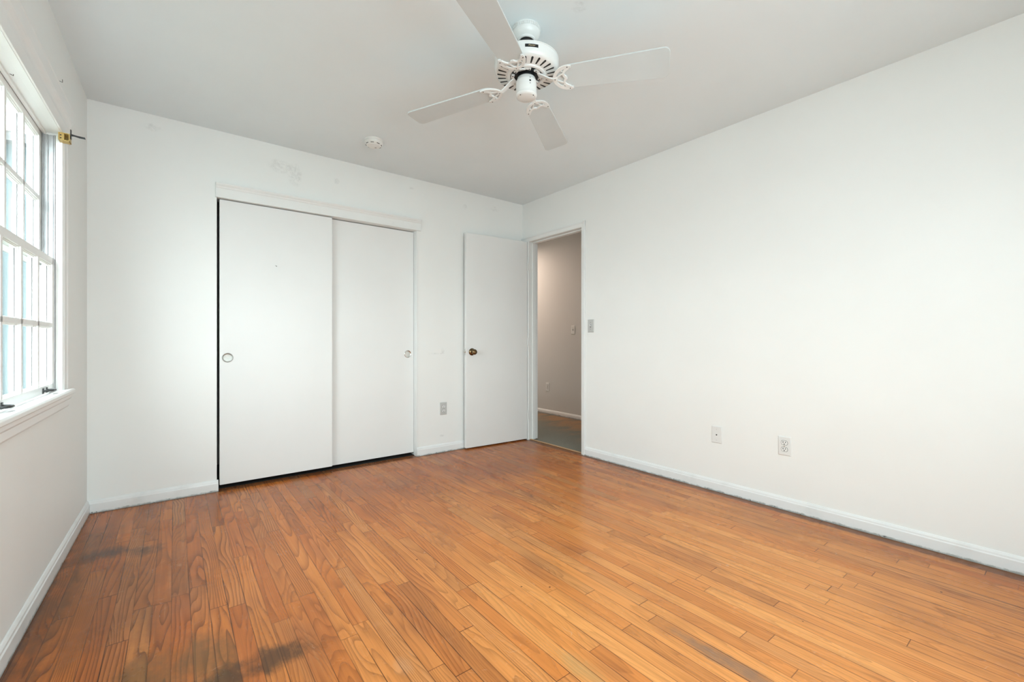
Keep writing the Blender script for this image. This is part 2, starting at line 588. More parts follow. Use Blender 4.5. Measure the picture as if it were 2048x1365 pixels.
    nt.links.new(g.bump(h, 0.25, 0.0012), b.inputs['Normal'])
    return m


M['floor'] = floor_mat()


def carpet_mat():
    m, nt, b = new_mat('hall_carpet')
    g = G(nt)
    v, x, y, z = g.coords()
    n1 = g.noise(g.xyz(g.m('MULTIPLY', x, 1.2), g.m('MULTIPLY', y, 3.2), 0.0), 1.6, 6, 0.65, 0.6)
    n2 = g.noise(v, 160, 3)
    c = g.mix(g.step(n1, 0.35, 0.62), (0.17, 0.165, 0.13), (0.36, 0.21, 0.11))
    edge = g.step(g.m('ADD', g.m('SUBTRACT', x, 3.95), g.m('MULTIPLY', y, -0.35)), 0.25, -0.25)
    c = g.mix(edge, c, (0.21, 0.215, 0.18))
    c = g.mix(g.step(n2, 0.4, 0.7, 0.0, 0.35), c, (0.10, 0.085, 0.06))
    nt.links.new(c, b.inputs['Base Color'])
    b.inputs['Roughness'].default_value = 0.95
    nt.links.new(g.bump(n2, 0.6, 0.006), b.inputs['Normal'])
    return m


M['carpet'] = carpet_mat()


def siding_mat():
    m, nt, b = new_mat('neighbour_siding')
    g = G(nt)
    v, x, y, z = g.coords()
    f = g.m('FRACT', g.m('DIVIDE', z, 0.18))
    c = g.mix(g.step(f, 0.04, 0.0), (0.62, 0.72, 0.72), (0.20, 0.25, 0.25))
    nt.links.new(c, b.inputs['Base Color'])
    b.inputs['Roughness'].default_value = 0.7
    return m


M['siding'] = siding_mat()

# ------------------------------------------------------------------ room shell
T = 0.115
OX0, OX1, OZ = 0.632, 2.112, 1.995      # closet opening
DS0, DS1, DZ = 0.105, 0.835, 2.045      # door opening on the right wall (s)
WS0, WS1, WZ0, WZ1 = 0.72, 1.71, 0.78, 1.965  # window opening on the left wall


def struct(mb, name, mat, m=None, **kw):
    o = mb.build(name, mat, None, m, **kw)
    o['kind'] = 'structure'
    return o


struct(MB().box(-0.3, W + 0.03, REAR - 0.2, 0.85, -0.12, 0.0), 'floor', M['floor'])
o = struct(MB().box(W + 0.034, 4.9, -1.6, 3.1, -0.13, -0.008), 'floor', M['carpet'])
struct(MB().box(-0.3, 4.9, REAR - 0.2, 3.1, H, H + 0.12), 'ceiling', M['ceiling'])

b = MB()
b.box(-0.09, OX0, 0.0, T, 0, H).box(OX1, W + 0.0, 0.0, T, 0, H).box(OX0, OX1, 0.0, T, OZ + 0.03, H)
struct(b, 'wall_back', M['wall_back'])
struct(MB().box(0.405, 2.395, 0.05, 0.745, 0.0, 0.004), 'floor', M['dark'])  # near-black slab painted as the darkness under the closet doors
# closet behind the sliding doors
b = MB().box(0.3, 2.5, 0.75, 0.85, 0, H).box(0.3, 0.40, T, 0.75, 0, H).box(2.4, 2.5, T, 0.75, 0, H)
struct(b, 'wall_closet', M['wall'])

b = MB()
b.wbox(FL, -0.1, WS0, -0.095, 0, 0, H).wbox(FL, WS1, 4.6, -0.095, 0, 0, H)
b.wbox(FL, WS0, WS1, -0.095, 0, 0, WZ0 - 0.02).wbox(FL, WS0, WS1, -0.095, 0, WZ1 + 0.01, H)
struct(b, 'wall_left', M['wall'], FLm)

b = MB()
b.wbox(FR, -0.0, DS0 - 0.018, -T, 0, 0, H).wbox(FR, DS1 + 0.018, 4.6, -T, 0, 0, H).wbox(FR, DS0 - 0.018, DS1 + 0.018, -T, 0, DZ + 0.018, H)
wr = struct(b, 'wall_right', M['wall'], FRm)

# wall behind the camera with a wide window
RX0, RX1, RZ0, RZ1 = 0.30, 2.10, 0.78, 2.0
b = MB()
b.box(-0.25, RX0, REAR - 0.15, REAR, 0, H).box(RX1, W + 0.3, REAR - 0.15, REAR, 0, H)
b.box(RX0, RX1, REAR - 0.15, REAR, 0, RZ0).box(RX0, RX1, REAR - 0.15, REAR, RZ1, H)
struct(b, 'wall_rear', M['wall'])

# hallway
b = MB().box(4.57, 4.67, -1.6, 3.1, -0.01, H)
struct(b, 'wall_hall', M['hall_wall'])
b = MB().box(W + T + 0.02, 4.57, -1.7, -1.6, -0.01, H).box(W + 0.0, 4.57, 3.0, 3.1, -0.01, H).box(W - 0.1, W + 0.0, T, 3.0, 0, H)
struct(b, 'wall_hallway_ends', M['hall_wall'])


# baseboards: 8 cm with an eased top, profile in (n,z)
def bb_profile(h=0.078, t=0.014, n0=0.0):
    return [(n0, 0.0), (n0 + t, 0.0), (n0 + t, h * 0.70), (n0 + t * 0.78, h * 0.76), (n0 + t * 0.70, h * 0.86), (n0 + t * 0.35, h * 0.97), (n0 + t * 0.1, h), (n0, h)]


def baseboard(name, fr, s0, s1, mat, h=0.078, z=0.0):
    prof = [(-n, zz + z) for n, zz in bb_profile(h)]
    return struct(MB().prism(prof, fr.sign * s0, fr.sign * s1, 'x'), name, mat, fr.m, bevel=0.001)


# closet-wall baseboards wrap a little into the opening
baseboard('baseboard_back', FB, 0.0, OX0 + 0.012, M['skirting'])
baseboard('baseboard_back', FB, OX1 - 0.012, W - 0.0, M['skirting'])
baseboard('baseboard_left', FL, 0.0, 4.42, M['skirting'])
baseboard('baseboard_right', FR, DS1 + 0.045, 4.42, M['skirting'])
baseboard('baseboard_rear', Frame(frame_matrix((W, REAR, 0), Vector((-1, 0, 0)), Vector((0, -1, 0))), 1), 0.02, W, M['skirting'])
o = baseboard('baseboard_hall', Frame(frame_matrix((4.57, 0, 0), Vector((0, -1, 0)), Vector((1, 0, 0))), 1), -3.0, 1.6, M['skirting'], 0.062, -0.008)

# closet head trim and jambs
b = MB()
b.prism([(0, OZ), (-0.018, OZ), (-0.018, 2.057), (-0.022, 2.062), (-0.024, 2.068), (-0.033, 2.080), (-0.036, 2.087), (-0.036, 2.092), (0, 2.092)], OX0 - 0.004, OX1 + 0.024, 'x')
b.box(OX0, OX1, 0.0, T, OZ, OZ + 0.03)
struct(b, 'trim_1', M['trim'], bevel=0.0015)
b = MB().box(OX1 - 0.012, OX1, -0.003, T, 0.0, OZ).box(OX0, OX0 + 0.004, 0.0, T, 0.0, OZ)
struct(b, 'trim_2', M['trim'], bevel=0.001)


# ------------------------------------------------------------------ closet sliding doors
def cup_pull(parent, x, y, z, mat_c):
    m = Matrix.Translation((x, y, z)) @ Matrix.Rotation(PI / 2, 4, 'X')   # lathe axis -> -Y
    ring = [(0.0275, -0.002), (0.0275, 0.002), (0.0305, 0.0035), (0.033, 0.002), (0.033, -0.002)]
    d = MB().lathe([(0.0, 0.0006), (0.024, 0.0006), (0.0275, 0.0012), (0.0285, 0.003), (0.031, 0.0036), (0.0332, 0.002), (0.0335, -0.002)], 48)
    return d.build('finger_pull', mat_c, parent, m, smooth=True, angle=60)


def slide_door(name, x0, x1, y0, z0, z1, label, px, mat_c):
    t = thing(name, Matrix.Translation(((x0 + x1) / 2, y0, z0)), None, None, kind='structure')
    w = (x1 - x0) / 2
    MB().box(-w, w, 0, 0.032, 0, z1 - z0).build('door_panel', M['door'], t, bevel=0.0015)
    cup_pull(t, px - (x0 + x1) / 2, -0.0005, 0.905 - z0, mat_c)
    t['label'] = label
    return t


door2 = slide_door('door_2', 0.652, 1.390, 0.014, 0.034, 1.990, 'front white flat closet sliding door, left one with dull finger pull', 0.698, M['nickel'])
door3 = slide_door('door_3', 1.345, 2.098, 0.056, 0.028, 1.990, 'rear white flat closet sliding door, right one beside the outlet', 2.042, M['chrome'])
# small nail in the front closet door
nail_m = Matrix.Translation((0.999, 0.014, 1.565)) @ Matrix.Rotation(PI / 2, 4, 'X')

# ------------------------------------------------------------------ door opening: jambs, casing, threshold
t = thing('trim_3', FR.mat(0, 0, 0), None, None, kind='structure')
jb = MB().wbox(FR, DS0 - 0.018, DS0, -T - 0.004, 0.004, 0, DZ + 0.018)
jb.wbox(FR, DS1, DS1 + 0.018, -T - 0.004, 0.004, 0, DZ + 0.018).wbox(FR, DS0, DS1, -T - 0.004, 0.004, DZ, DZ + 0.018)
jb.wbox(FR, DS0, DS0 + 0.010, -0.085, -0.045, 0, DZ).wbox(FR, DS1 - 0.010, DS1, -0.085, -0.045, 0, DZ).wbox(FR, DS0, DS1, -0.085, -0.045, DZ - 0.010, DZ)
jb.build('jamb', M['trim'], t, bevel=0.001)
cs = MB()
prof_r = lambda a, b_: [(a, 0.0), (a, -0.009), (a + (b_ - a) * 0.25, -0.011), (a + (b_ - a) * 0.62, -0.012), (a + (b_ - a) * 0.72, -0.017), (a + (b_ - a) * 0.96, -0.017), (b_, -0.012), (b_, 0.0)]
cs.prism(prof_r(DS1 + 0.004, DS1 + 0.046), 0.0, DZ + 0.050, 'z')
cs.prism([(-0.0, DZ + 0.004), (-0.009, DZ + 0.004), (-0.012, DZ + 0.03), (-0.017, DZ + 0.036), (-0.017, DZ + 0.048), (-0.0, DZ + 0.052)], 0.004, DS1 + 0.046, 'x')
cs.wbox(FR, 0.002, DS0 - 0.006, 0, 0.012, 0.0, DZ + 0.004)
cs.build('casing', M['trim'], t, bevel=0.001)
MB().wbox(FR, DS1 - 0.002, DS1, -0.035, -0.012, 0.93, 1.0).build('strike_plate', M['bronze'], t)
M['thr'] = paint('raw_wood_strip', (0.55, 0.33, 0.17), 0.5, 0.1, 0.1, 50)
struct(MB().wbox(FR, DS0, DS1, -0.034, -0.012, 0.0005, 0.007), 'trim_4', M['thr'], FRm, bevel=0.002)

# ------------------------------------------------------------------ open entry door
hx, hy = W - 0.012, -0.098      # hinge line
ex, ey = 2.572, -0.0635
ang = math.atan2(ey - hy, ex - hx)
dl = math.hypot(ex - hx, ey - hy)
dm = Matrix.Translation((hx, hy, 0.012)) @ Matrix.Rotation(ang, 4, 'Z')   # local x: hinge to free edge, local +y = towards camera side
door1 = thing('door_1', dm, None, None, kind='structure')
door1['label'] = 'open white flush bedroom door standing against the closet wall'
DH = 2.028
slab = MB().box(0.004, dl, -0.035, 0.0, 0, DH).build('door_panel', M['door'], door1, bevel=0.002)
kz = 0.905
kx = dl - 0.062
km = Matrix.Translation((kx, 0.0, kz)) @ Matrix.Rotation(-PI / 2, 4, 'X')    # lathe axis -> +y
knob = MB().lathe([(0.0, 0.0), (0.033, 0.0), (0.034, 0.003), (0.030, 0.007), (0.022, 0.010), (0.013, 0.013), (0.012, 0.027), (0.018, 0.032), (0.0245, 0.040),
                   (0.0262, 0.050), (0.024, 0.058), (0.018, 0.063), (0.010, 0.0645), (0.009, 0.0625), (0.0, 0.062)], 40).build('door_knob', M['bronze'], door1, km, smooth=True, angle=50)
MB().box(dl - 0.0005, dl + 0.0012, -0.031, -0.006, kz - 0.028, kz + 0.028).cyl(0.008, 0, 0.012, 16, Matrix.Translation((dl, -0.018, kz)) @ Matrix.Rotation(PI / 2, 4, 'Y')).build('latch_plate', M['chrome'], door1)
for hz in (0.25, 1.0, 1.78):
    MB().cyl(0.006, hz - 0.045, hz + 0.045, 12, Matrix.Translation((-0.001, 0.003, 0))).build('hinge', M['trim'], door1, smooth=True)


# ------------------------------------------------------------------ wall plates
def plate_body(b, w=0.0695, h=0.1145, t=0.006):
    b.prism([(-w / 2, -h / 2), (w / 2, -h / 2), (w / 2, h / 2), (-w / 2, h / 2)], 0, -t * 0.35, 'y')
    e_ = 0.004
    lo = [b.bm.verts.new((sx * w / 2, -t * 0.35, sz * h / 2)) for sx, sz in ((-1, -1), (1, -1), (1, 1), (-1, 1))]
    hi = [b.bm.verts.new((sx * (w / 2 - e_), -t, sz * (h / 2 - e_))) for sx, sz in ((-1, -1), (1, -1), (1, 1), (-1, 1))]
    for i in range(4):
        j = (i + 1) % 4
        b.bm.faces.new((lo[i], lo[j], hi[j], hi[i]))
    b.bm.faces.new(hi)
    return b


def outlet(name, mat, label, pm, group=None):
    t = thing(name, mat, label, 'outlet', group)
    plate_body(MB()).build('cover_plate', pm, t)
    for dz in (0.0195, -0.0195):
        poly = []
        for k in range(28):
            a = 2 * PI * k / 28
            x, z = 0.0172 * math.cos(a), 0.0172 * math.sin(a)
            poly.append((x, max(-0.0125, min(0.0125, z)) + dz))
        rc = MB().prism(poly, -0.005, -0.0078, 'y')
        r = rc.build('receptacle', M['face'], t, bevel=0.0005)
        s = MB()
        s.box(-0.0083, -0.0048, -0.0084, -0.0075, dz - 0.0005, dz + 0.0085)
        s.box(0.0048, 0.0083, -0.0084, -0.0075, dz + 0.0005, dz + 0.0075)
        s.prism([(0.0031 * math.cos(a), dz - 0.0072 + 0.0031 * math.sin(a)) for a in [k * PI / 6 for k in range(12)]], -0.0084, -0.0075, 'y')
        s.build('slots', M['black'], r)
        # black ring drawn as the shadow gap round the receptacle
        MB().prism([(q[0] * 1.09, (q[1] - dz) * 1.11 + dz) for q in poly], -0.0058, -0.0063, 'y').build('shadow_ring', M['black'], t)
    MB().cyl(0.0030, 0, 0.0015, 12, Matrix.Translation((0, -0.0058, 0)) @ Matrix.Rotation(PI / 2, 4, 'X')).build('screw', M['chrome'], t)
    return t


def switch(name, mat, label, pm):
    t = thing(name, mat, label, 'light switch')
    plate_body(MB()).build('cover_plate', pm, t)
    MB().box(-0.0062, 0.0062, -0.0066, -0.0058, -0.0125, 0.0125).build('switch_slot', M['iron'], t)
    MB().prism([(-0.005, -0.0055), (-0.005, 0.0055), (-0.0165, 0.011), (-0.018, 0.0065), (-0.009, -0.0065)], -0.0045, 0.0045, 'x').build('toggle', M['face'], t, bevel=0.0005)
    for dz in (0.030, -0.030):
        MB().cyl(0.0026, 0, 0.0012, 12, Matrix.Translation((0, -0.0058, dz)) @ Matrix.Rotation(PI / 2, 4, 'X')).build('screw', M['iron'], t)
    return t


outlet('wall_outlet', FB.mat(2.366, 0, 0.399), 'grey double power outlet on the closet wall between closet and open door', M['plate_grey'])
outlet('wall_outlet', FR.mat(2.485, 0, 0.385), 'white double power outlet low on the long bare right wall', M['plate'])
FH = Frame(frame_matrix((4.57, 0, 0), Vector((0, -1, 0)), Vector((1, 0, 0))), 1)
outlet('wall_outlet', FH.mat(-1.0, 0, 0.374), 'pale double power outlet low on the hallway wall', M['plate'])
switch('light_switch', FR.mat(0.946, 0, 1.153), 'grey toggle light switch on bedroom wall right of the door casing', M['plate_grey'])
switch('light_switch', FH.mat(-0.502, 0, 1.168), 'small white toggle light switch on the hallway wall', M['plate'])
t = thing('cable_plate', FR.mat(2.07, 0, 0.384), 'blank white wall plate with centre cable hole, left of the outlet on right wall', 'wall plate')
plate_body(MB()).build('cover_plate', M['plate'], t)
MB().lathe([(0.0, 0), (0.0045, 0), (0.0045, 0.0015), (0.0, 0.0015)], 16, Matrix.Translation((0, -0.0058, -0.001)) @ Matrix.Rotation(PI / 2, 4, 'X'), cap=False).build('cable_hole', M['black'], t)
for dz in (0.036, -0.036):
    MB().cyl(0.0022, 0, 0.001, 12, Matrix.Translation((0, -0.0058, dz)) @ Matrix.Rotation(PI / 2, 4, 'X')).build('screw', M['plate_grey'], t)

# ------------------------------------------------------------------ smoke detector
sd = thing('smoke_detector', Matrix.Translation((1.532, -0.505, H)), 'round white smoke detector on ceiling in front of the closet', 'smoke detector')
MB().lathe([(0.0, 0), (0.064, 0), (0.064, -0.010), (0.060, -0.012)], 56).build('mounting_base', M['detector'], sd, smooth=True)
MB().lathe([(0.0, -0.011), (0.060, -0.011), (0.062, -0.017), (0.060, -0.028), (0.052, -0.036), (0.046, -0.038), (0.045, -0.041), (0.020, -0.043), (0.0, -0.0435)], 56).build('cover', M['detector'], sd, smooth=True)
vb = MB()
for k in range(8):
    a = 2 * PI * k / 8 + 0.25
    pts = [(0.0535 * math.cos(a + q), 0.0535 * math.sin(a + q)) for q in [(-0.2 + 0.1 * i) for i in range(5)]]
    vb.ribbon(pts, 0.004, -0.0335, -0.0362)
vb.build('vent_slots', M['iron'], sd)
MB().cyl(0.007, -0.0435, -0.0455, 20, Matrix.Translation((0.018, 0.012, 0))).build('test_button', M['plate_grey'], sd, smooth=True)

# ------------------------------------------------------------------ ceiling fan
AX, AY = 1.685, -2.027
fan = thing('ceiling_fan', Matrix.Translation((AX, AY, H)), 'white four-blade ceiling fan with slotted motor housing and scrolled blade irons', 'ceiling fan')
Z = lambda z: z - H
can = MB().lathe([(0.0, 0), (0.062, 0), (0.0635, -0.004), (0.0635, -0.007), (0.0618, -0.0075), (0.0618, -0.0205), (0.0635, -0.021), (0.0625, -0.028), (0.058, -0.038), (0.050, -0.047), (0.0425, -0.052),
                  (0.0415, -0.055), (0.0405, -0.058), (0.036, -0.060), (0.031, -0.058), (0.029, -0.050)], 64).build('canopy', M['fan'], fan, smooth=True, angle=30)
rb = MB()
for k in range(44):
    a = 2 * PI * k / 44
    rb.box(0.0610, 0.0650, -0.0022, 0.0022, -0.0207, -0.0073, Matrix.Rotation(a, 4, 'Z'))
rb.build('ribs', M['fan'], can)
MB().lathe([(0.014, -0.03), (0.028, -0.046), (0.0305, -0.060), (0.030, -0.070), (0.024, -0.080), (0.014, -0.086), (0.014, -0.16), (0.0, -0.16)], 32).build('down_rod', M['black'], fan, smooth=True)
# motor housing with a real opening underneath
hs = MB().lathe([(0.020, Z(2.316)), (0.060, Z(2.314)), (0.120, Z(2.306)), (0.140, Z(2.302)), (0.1475, Z(2.298)), (0.1475, Z(2.295)), (0.1455, Z(2.294)), (0.1455, Z(2.2925)), (0.147, Z(2.2915)), (0.147, Z(2.262)), (0.144, Z(2.250)),
                 (0.138, Z(2.242)), (0.130, Z(2.2375)), (0.094, Z(2.2335)), (0.090, Z(2.2325)), (0.087, Z(2.2275)), (0.080, Z(2.2255)), (0.074, Z(2.2285)), (0.072, Z(2.2350)), (0.072, Z(2.265)), (0.02, Z(2.268))], 72, cap=False)
housing = hs.build('motor_housing', M['fan'], fan, smooth=True, angle=38)
sl = MB()
for k in range(26):
    a = 2 * PI * (k + 0.5) / 26
    m_ = Matrix.Rotation(a, 4, 'Z')
    pr = [(0.098, Z(2.2333)), (0.132, Z(2.2372)), (0.132, Z(2.2390)), (0.098, Z(2.2352))]
    pts = []
    n_ = 8
    outl = [(0.098 + 0.0032 * math.cos(q), 0.0032 * math.sin(q)) for q in [PI / 2 + PI * i / n_ for i in range(n_ + 1)]] + \
           [(0.128 + 0.0050 * math.cos(q), 0.0050 * math.sin(q)) for q in [-PI / 2 + PI * i / n_ for i in range(n_ + 1)]]
    lo_, hi_ = [], []
    for (u_, v_) in outl:
        zz = Z(2.2335) + (u_ - 0.094) * (0.0040 / 0.036)
        lo_.append(sl.bm.verts.new(m_ @ Vector((u_, v_, zz - 0.0004))))
        hi_.append(sl.bm.verts.new(m_ @ Vector((u_, v_, zz + 0.002))))
    sl.bm.faces.new(lo_)
    sl.bm.faces.new(hi_[::-1])
    for i in range(len(lo_)):
        j = (i + 1) % len(lo_)
        sl.bm.faces.new((lo_[i], lo_[j], hi_[j], hi_[i]))
sl.build('cooling_slots', M['black'], housing)
# brand badge facing the camera side
ca = math.atan2(co.location.y - AY, co.location.x - AX) + math.radians(9)
bg = MB()
bw_, r0_ = 0.057 / 0.147, 0.1472
poly_b = []
for z_ in (Z(2.2690), Z(2.2815)):
    poly_b.append([ca - bw_ / 2 + bw_ * i / 8 for i in range(9)])
vsb = [[bg.bm.verts.new(((r0_ + rr) * math.cos(a), (r0_ + rr) * math.sin(a), z_)) for a in poly_b[0]] for z_ in (Z(2.2690), Z(2.2815)) for rr in (0, 0.0012)]
for i in range(8):
    bg.bm.faces.new((vsb[0][i], vsb[0][i + 1], vsb[2][i + 1], vsb[2][i]))
    bg.bm.faces.new((vsb[1][i], vsb[1][i + 1], vsb[3][i + 1], vsb[3][i]))
    bg.bm.faces.new((vsb[0][i], vsb[0][i + 1], vsb[1][i + 1], vsb[1][i]))
    bg.bm.faces.new((vsb[2][i], vsb[2][i + 1], vsb[3][i + 1], vsb[3][i]))
for i in (0, 8):
    bg.bm.faces.new((vsb[0][i], vsb[1][i], vsb[3][i], vsb[2][i]))
badge = bg.build('badge', M['black'], fan)
tc = bpy.data.curves.new('badge_lettering', 'FONT')
tc.body = 'Hunter'
tc.size = 0.0105
tc.shear = 0.35
tc.extrude = 0.0002
tc.align_x = 'CENTER'
tc.align_y = 'CENTER'
to = bpy.data.objects.new('badge_lettering_tmp', tc)
C.objects.link(to)
dg = bpy.context.evaluated_depsgraph_get()
tm = bpy.data.meshes.new_from_object(to.evaluated_get(dg))
tm.name = 'badge_lettering'
bpy.data.objects.remove(to)
tm.materials.clear()
tm.materials.append(M['gold'])
to = bpy.data.objects.new('badge_lettering', tm)
C.objects.link(to)
to.parent = badge
to.matrix_local = Matrix.Translation((0.1487 * math.cos(ca), 0.1487 * math.sin(ca), Z(2.2755))) @ Matrix.Rotation(ca + PI / 2, 4, 'Z') @ Matrix.Rotation(PI / 2, 4, 'X')
MB().lathe([(0.0, Z(2.262)), (0.0715, Z(2.262)), (0.0715, Z(2.2345)), (0.040, Z(2.234)), (0.040, Z(2.222)), (0.0, Z(2.222))], 48).build('flywheel', M['black'], fan, smooth=True)
# switch cup
cup = MB().lathe([(0.0, Z(2.2235)), (0.036, Z(2.2235)), (0.041, Z(2.220)), (0.044, Z(2.212)), (0.0455, Z(2.205)), (0.0470, Z(2.2035)), (0.0475, Z(2.150)), (0.0462, Z(2.1485)), (0.0462, Z(2.1475))], 56).build('switch_housing', M['fan'], fan, smooth=True, angle=40)
ha = ca + math.radians(12)
for zz, rr in ((2.188, 0.0042), (2.202, 0.0018), (2.176, 0.0018)):
    MB().cyl(rr, 0.0, 0.0009, 16, Matrix.Rotation(ha, 4, 'Z') @ Matrix.Translation((0.0471, 0, Z(zz))) @ Matrix.Rotation(PI / 2, 4, 'Y')).build('switch_hole', M['black'], cup)
cap_ = MB().lathe([(0.0475, Z(2.1472)), (0.0482, Z(2.1455)), (0.0480, Z(2.141)), (0.0455, Z(2.136)), (0.0405, Z(2.1325)), (0.0385, Z(2.1335)), (0.0360, Z(2.1318)), (0.0, Z(2.1305))], 56).build('bottom_cap', M['fan'], fan, smooth=True, angle=40)
for a_ in (ca - 0.9, ca + 0.75):
    MB().cyl(0.0024, Z(2.1305), Z(2.1325), 12, Matrix.Translation((0.040 * math.cos(a_), 0.040 * math.sin(a_), 0))).build('screw', M['iron'], cap_)
# blades and irons
BZ = Z(2.157)


def blade_outline():
    pts = []
    r0, r1 = 0.143, 0.618
    w0, w1 = 0.055, 0.068
    # root: half ellipse
    for i in range(17):
        a = PI / 2 + PI * i / 16
        pts.append((r0 + 0.055 + 0.055 * math.cos(a), w0 * math.sin(a)))
    rc_ = 0.024
    for i in range(7):
        a = -PI / 2 + (PI / 2) * i / 6
        pts.append((r1 - rc_ + rc_ * math.cos(a), -w1 + rc_ + rc_ * math.sin(a)))
    for i in range(7):
        a = (PI / 2) * i / 6
        pts.append((r1 - rc_ + rc_ * math.cos(a), w1 - rc_ + rc_ * math.sin(a)))
    return pts


def arc(cx, cy, r, a0, a1, n=14, ry=None):
    ry = ry or r
    return [(cx + r * math.cos(a0 + (a1 - a0) * i / n), cy + ry * math.sin(a0 + (a1 - a0) * i / n)) for i in range(n + 1)]


# measured angle, pitch, hub height and droop of each blade (the old fan no longer hangs true)
for (deg, pitch, bz, droop) in ((-55.0, 22.0, 2.203, 2.3), (33.3, 12.0, 2.189, 2.2), (119.7, 3.0, 2.201, 4.2), (211.9, 0.5, 2.199, 1.0)):
    a = math.radians(deg)
    BZ = Z(bz)
    R_ = Matrix.Rotation(a, 4, 'Z') @ Matrix.Translation((0, 0, BZ)) @ Matrix.Rotation(math.radians(droop), 4, 'Y') @ Matrix.Rotation(math.radians(-pitch), 4, 'X')
    bl = MB().prism(blade_outline(), 0.0, 0.0065, 'z').build('blade', M['blade'], fan, R_, bevel=0.0015)
    ir = MB()
    z0, z1 = -0.0068, -0.0002
    half = [(0.1315, 0.0), (0.1335, 0.011), (0.139, 0.023), (0.149, 0.035), (0.163, 0.0445), (0.180, 0.050), (0.197, 0.0515), (0.211, 0.0495)]
    wdh = [0.016, 0.015, 0.0145, 0.0145, 0.015, 0.0155, 0.0150, 0.011]
    for s_ in (1, -1):
        ir.ribbon([(u_, s_ * v_) for u_, v_ in half], wdh, z0, z1)
        # scalloped inner edge with a centre bump
        pts = [(0.200, 0.0465), (0.188, 0.040), (0.178, 0.031), (0.1735, 0.021), (0.176, 0.011), (0.182, 0.004), (0.183, 0.0)]
        ir.ribbon([(u_, s_ * v_) for u_, v_ in pts], [0.012, 0.013, 0.0115, 0.0105, 0.0105, 0.013, 0.015], z0 - 0.0004, z1)
        # struts fanning from the node
        ir.ribbon([(0.134, s_ * 0.003), (0.153, s_ * 0.013), (0.174, s_ * 0.023)], 0.0065, z0 + 0.0004, z1)
        ir.ribbon([(0.158, s_ * 0.041), (0.168, s_ * 0.034), (0.177, s_ * 0.029)], 0.005, z0 + 0.0004, z1)
    ir.lathe([(0.0, z0 - 0.001), (0.009, z0 - 0.001), (0.011, z0 + 0.001), (0.011, z1)], 20, Matrix.Translation((0.135, 0, 0)))
    # arm rising to the flywheel
    inv = R_.inverted() @ Matrix.Rotation(a, 4, 'Z')
    ze = BZ - 0.135 * math.sin(math.radians(droop)) - 0.003
    arm = [Vector((0.139, 0, ze)), Vector((0.124, 0, ze)), Vector((0.108, 0, ze * 0.75 + Z(2.2190) * 0.25)), Vector((0.092, 0, ze * 0.35 + Z(2.2190) * 0.65)), Vector((0.078, 0, Z(2.2190))), Vector((0.068, 0, Z(2.2235))), Vector((0.054, 0, Z(2.2300)))]
    wid = [0.018, 0.020, 0.021, 0.022, 0.024, 0.027, 0.028]
    rows = []
    for i, p_ in enumerate(arm):
        d_ = (arm[min(i + 1, 6)] - arm[max(i - 1, 0)]).normalized()
        nrm = Vector((-d_.z, 0, d_.x))
        w_ = wid[i] / 2
        rows.append([ir.bm.verts.new(inv @ (p_ + Vector((0, sy * w_, 0)) + nrm * sn * 0.0032)) for sy, sn in ((-1, -1), (1, -1), (1, 1), (-1, 1))])
    for A_, B_ in zip(rows, rows[1:]):
        for i in range(4):
            ir.bm.faces.new((A_[i], A_[(i + 1) % 4], B_[(i + 1) % 4], B_[i]))
    ir.bm.faces.new(rows[0])
    ir.bm.faces.new(rows[-1])
    for s_ in (1, -1):
        ir.ribbon([(0.062, s_ * 0.010), (0.060, s_ * 0.022), (0.053, s_ * 0.033), (0.050, s_ * 0.038)], [0.012, 0.013, 0.015, 0.015], Z(2.2265), Z(2.2345), inv)
    iron = ir.build('blade_iron', M['fan'], fan, R_, bevel=0.0012)
    for (u_, v_) in ((0.135, 0), (0.196, 0.0510), (0.196, -0.0510)):
        MB().cyl(0.0022, z0 - 0.0022, z0 - 0.0005, 10, Matrix.Translation((u_, v_, 0))).build('screw', M['iron'], iron)
    for s_ in (1, -1):
        MB().cyl(0.0030, Z(2.2250), Z(2.2268), 10, inv @ Matrix.Translation((0.0535, s_ * 0.032, 0))).build('screw', M['iron'], iron)

# ------------------------------------------------------------------ window in the left wall
win = thing('window_1', FL.mat(0, 0, 0), None, None, kind='structure')
wb = MB()
# jamb liner (white) with parting areas
wb.wbox(FL, WS0 - 0.001, WS0 + 0.0005, -0.095, 0.0, WZ0, WZ1)
wb.wbox(FL, WS1, WS1 + 0.001, -0.095, 0.0, WZ0, WZ1)
wb.wbox(FL, WS0, WS1, -0.010, 0.013, 1.963, 1.975)
wb.wbox(FL, WS0, WS0 + 0.008, -0.0105, 0.012, WZ0, 1.963)                # inner stop
wb.wbox(FL, WS1 - 0.008, WS1, -0.0105, 0.012, WZ0, 1.963)
wb.wbox(FL, WS0, WS1, -0.060, -0.010, 1.966, 1.985)
wb.wbox(FL, WS0, WS1, -0.052, -0.040, 1.956, 1.967)
wb.build('window_jamb', M['window'], win, bevel=0.001)
# aluminium jamb tracks
tr = MB()
for (a0, a1) in ((WS0, 1), (WS1, -1)):
    q = lambda d: a0 + a1 * d
    for (n0, n1, d0, d1) in ((-0.056, -0.012, 0.0006, 0.003), (-0.0505, -0.0475, 0.003, 0.012), (-0.0375, -0.035, 0.003, 0.010), (-0.028, -0.018, 0.003, 0.007), (-0.0145, -0.0115, 0.003, 0.012), (-0.094, -0.056, 0.0006, 0.003)):
        tr.wbox(FL, min(q(d0), q(d1)), max(q(d0), q(d1)), n0, n1, 0.80, 1.955)
tr.build('sash_track', M['alu'], win)
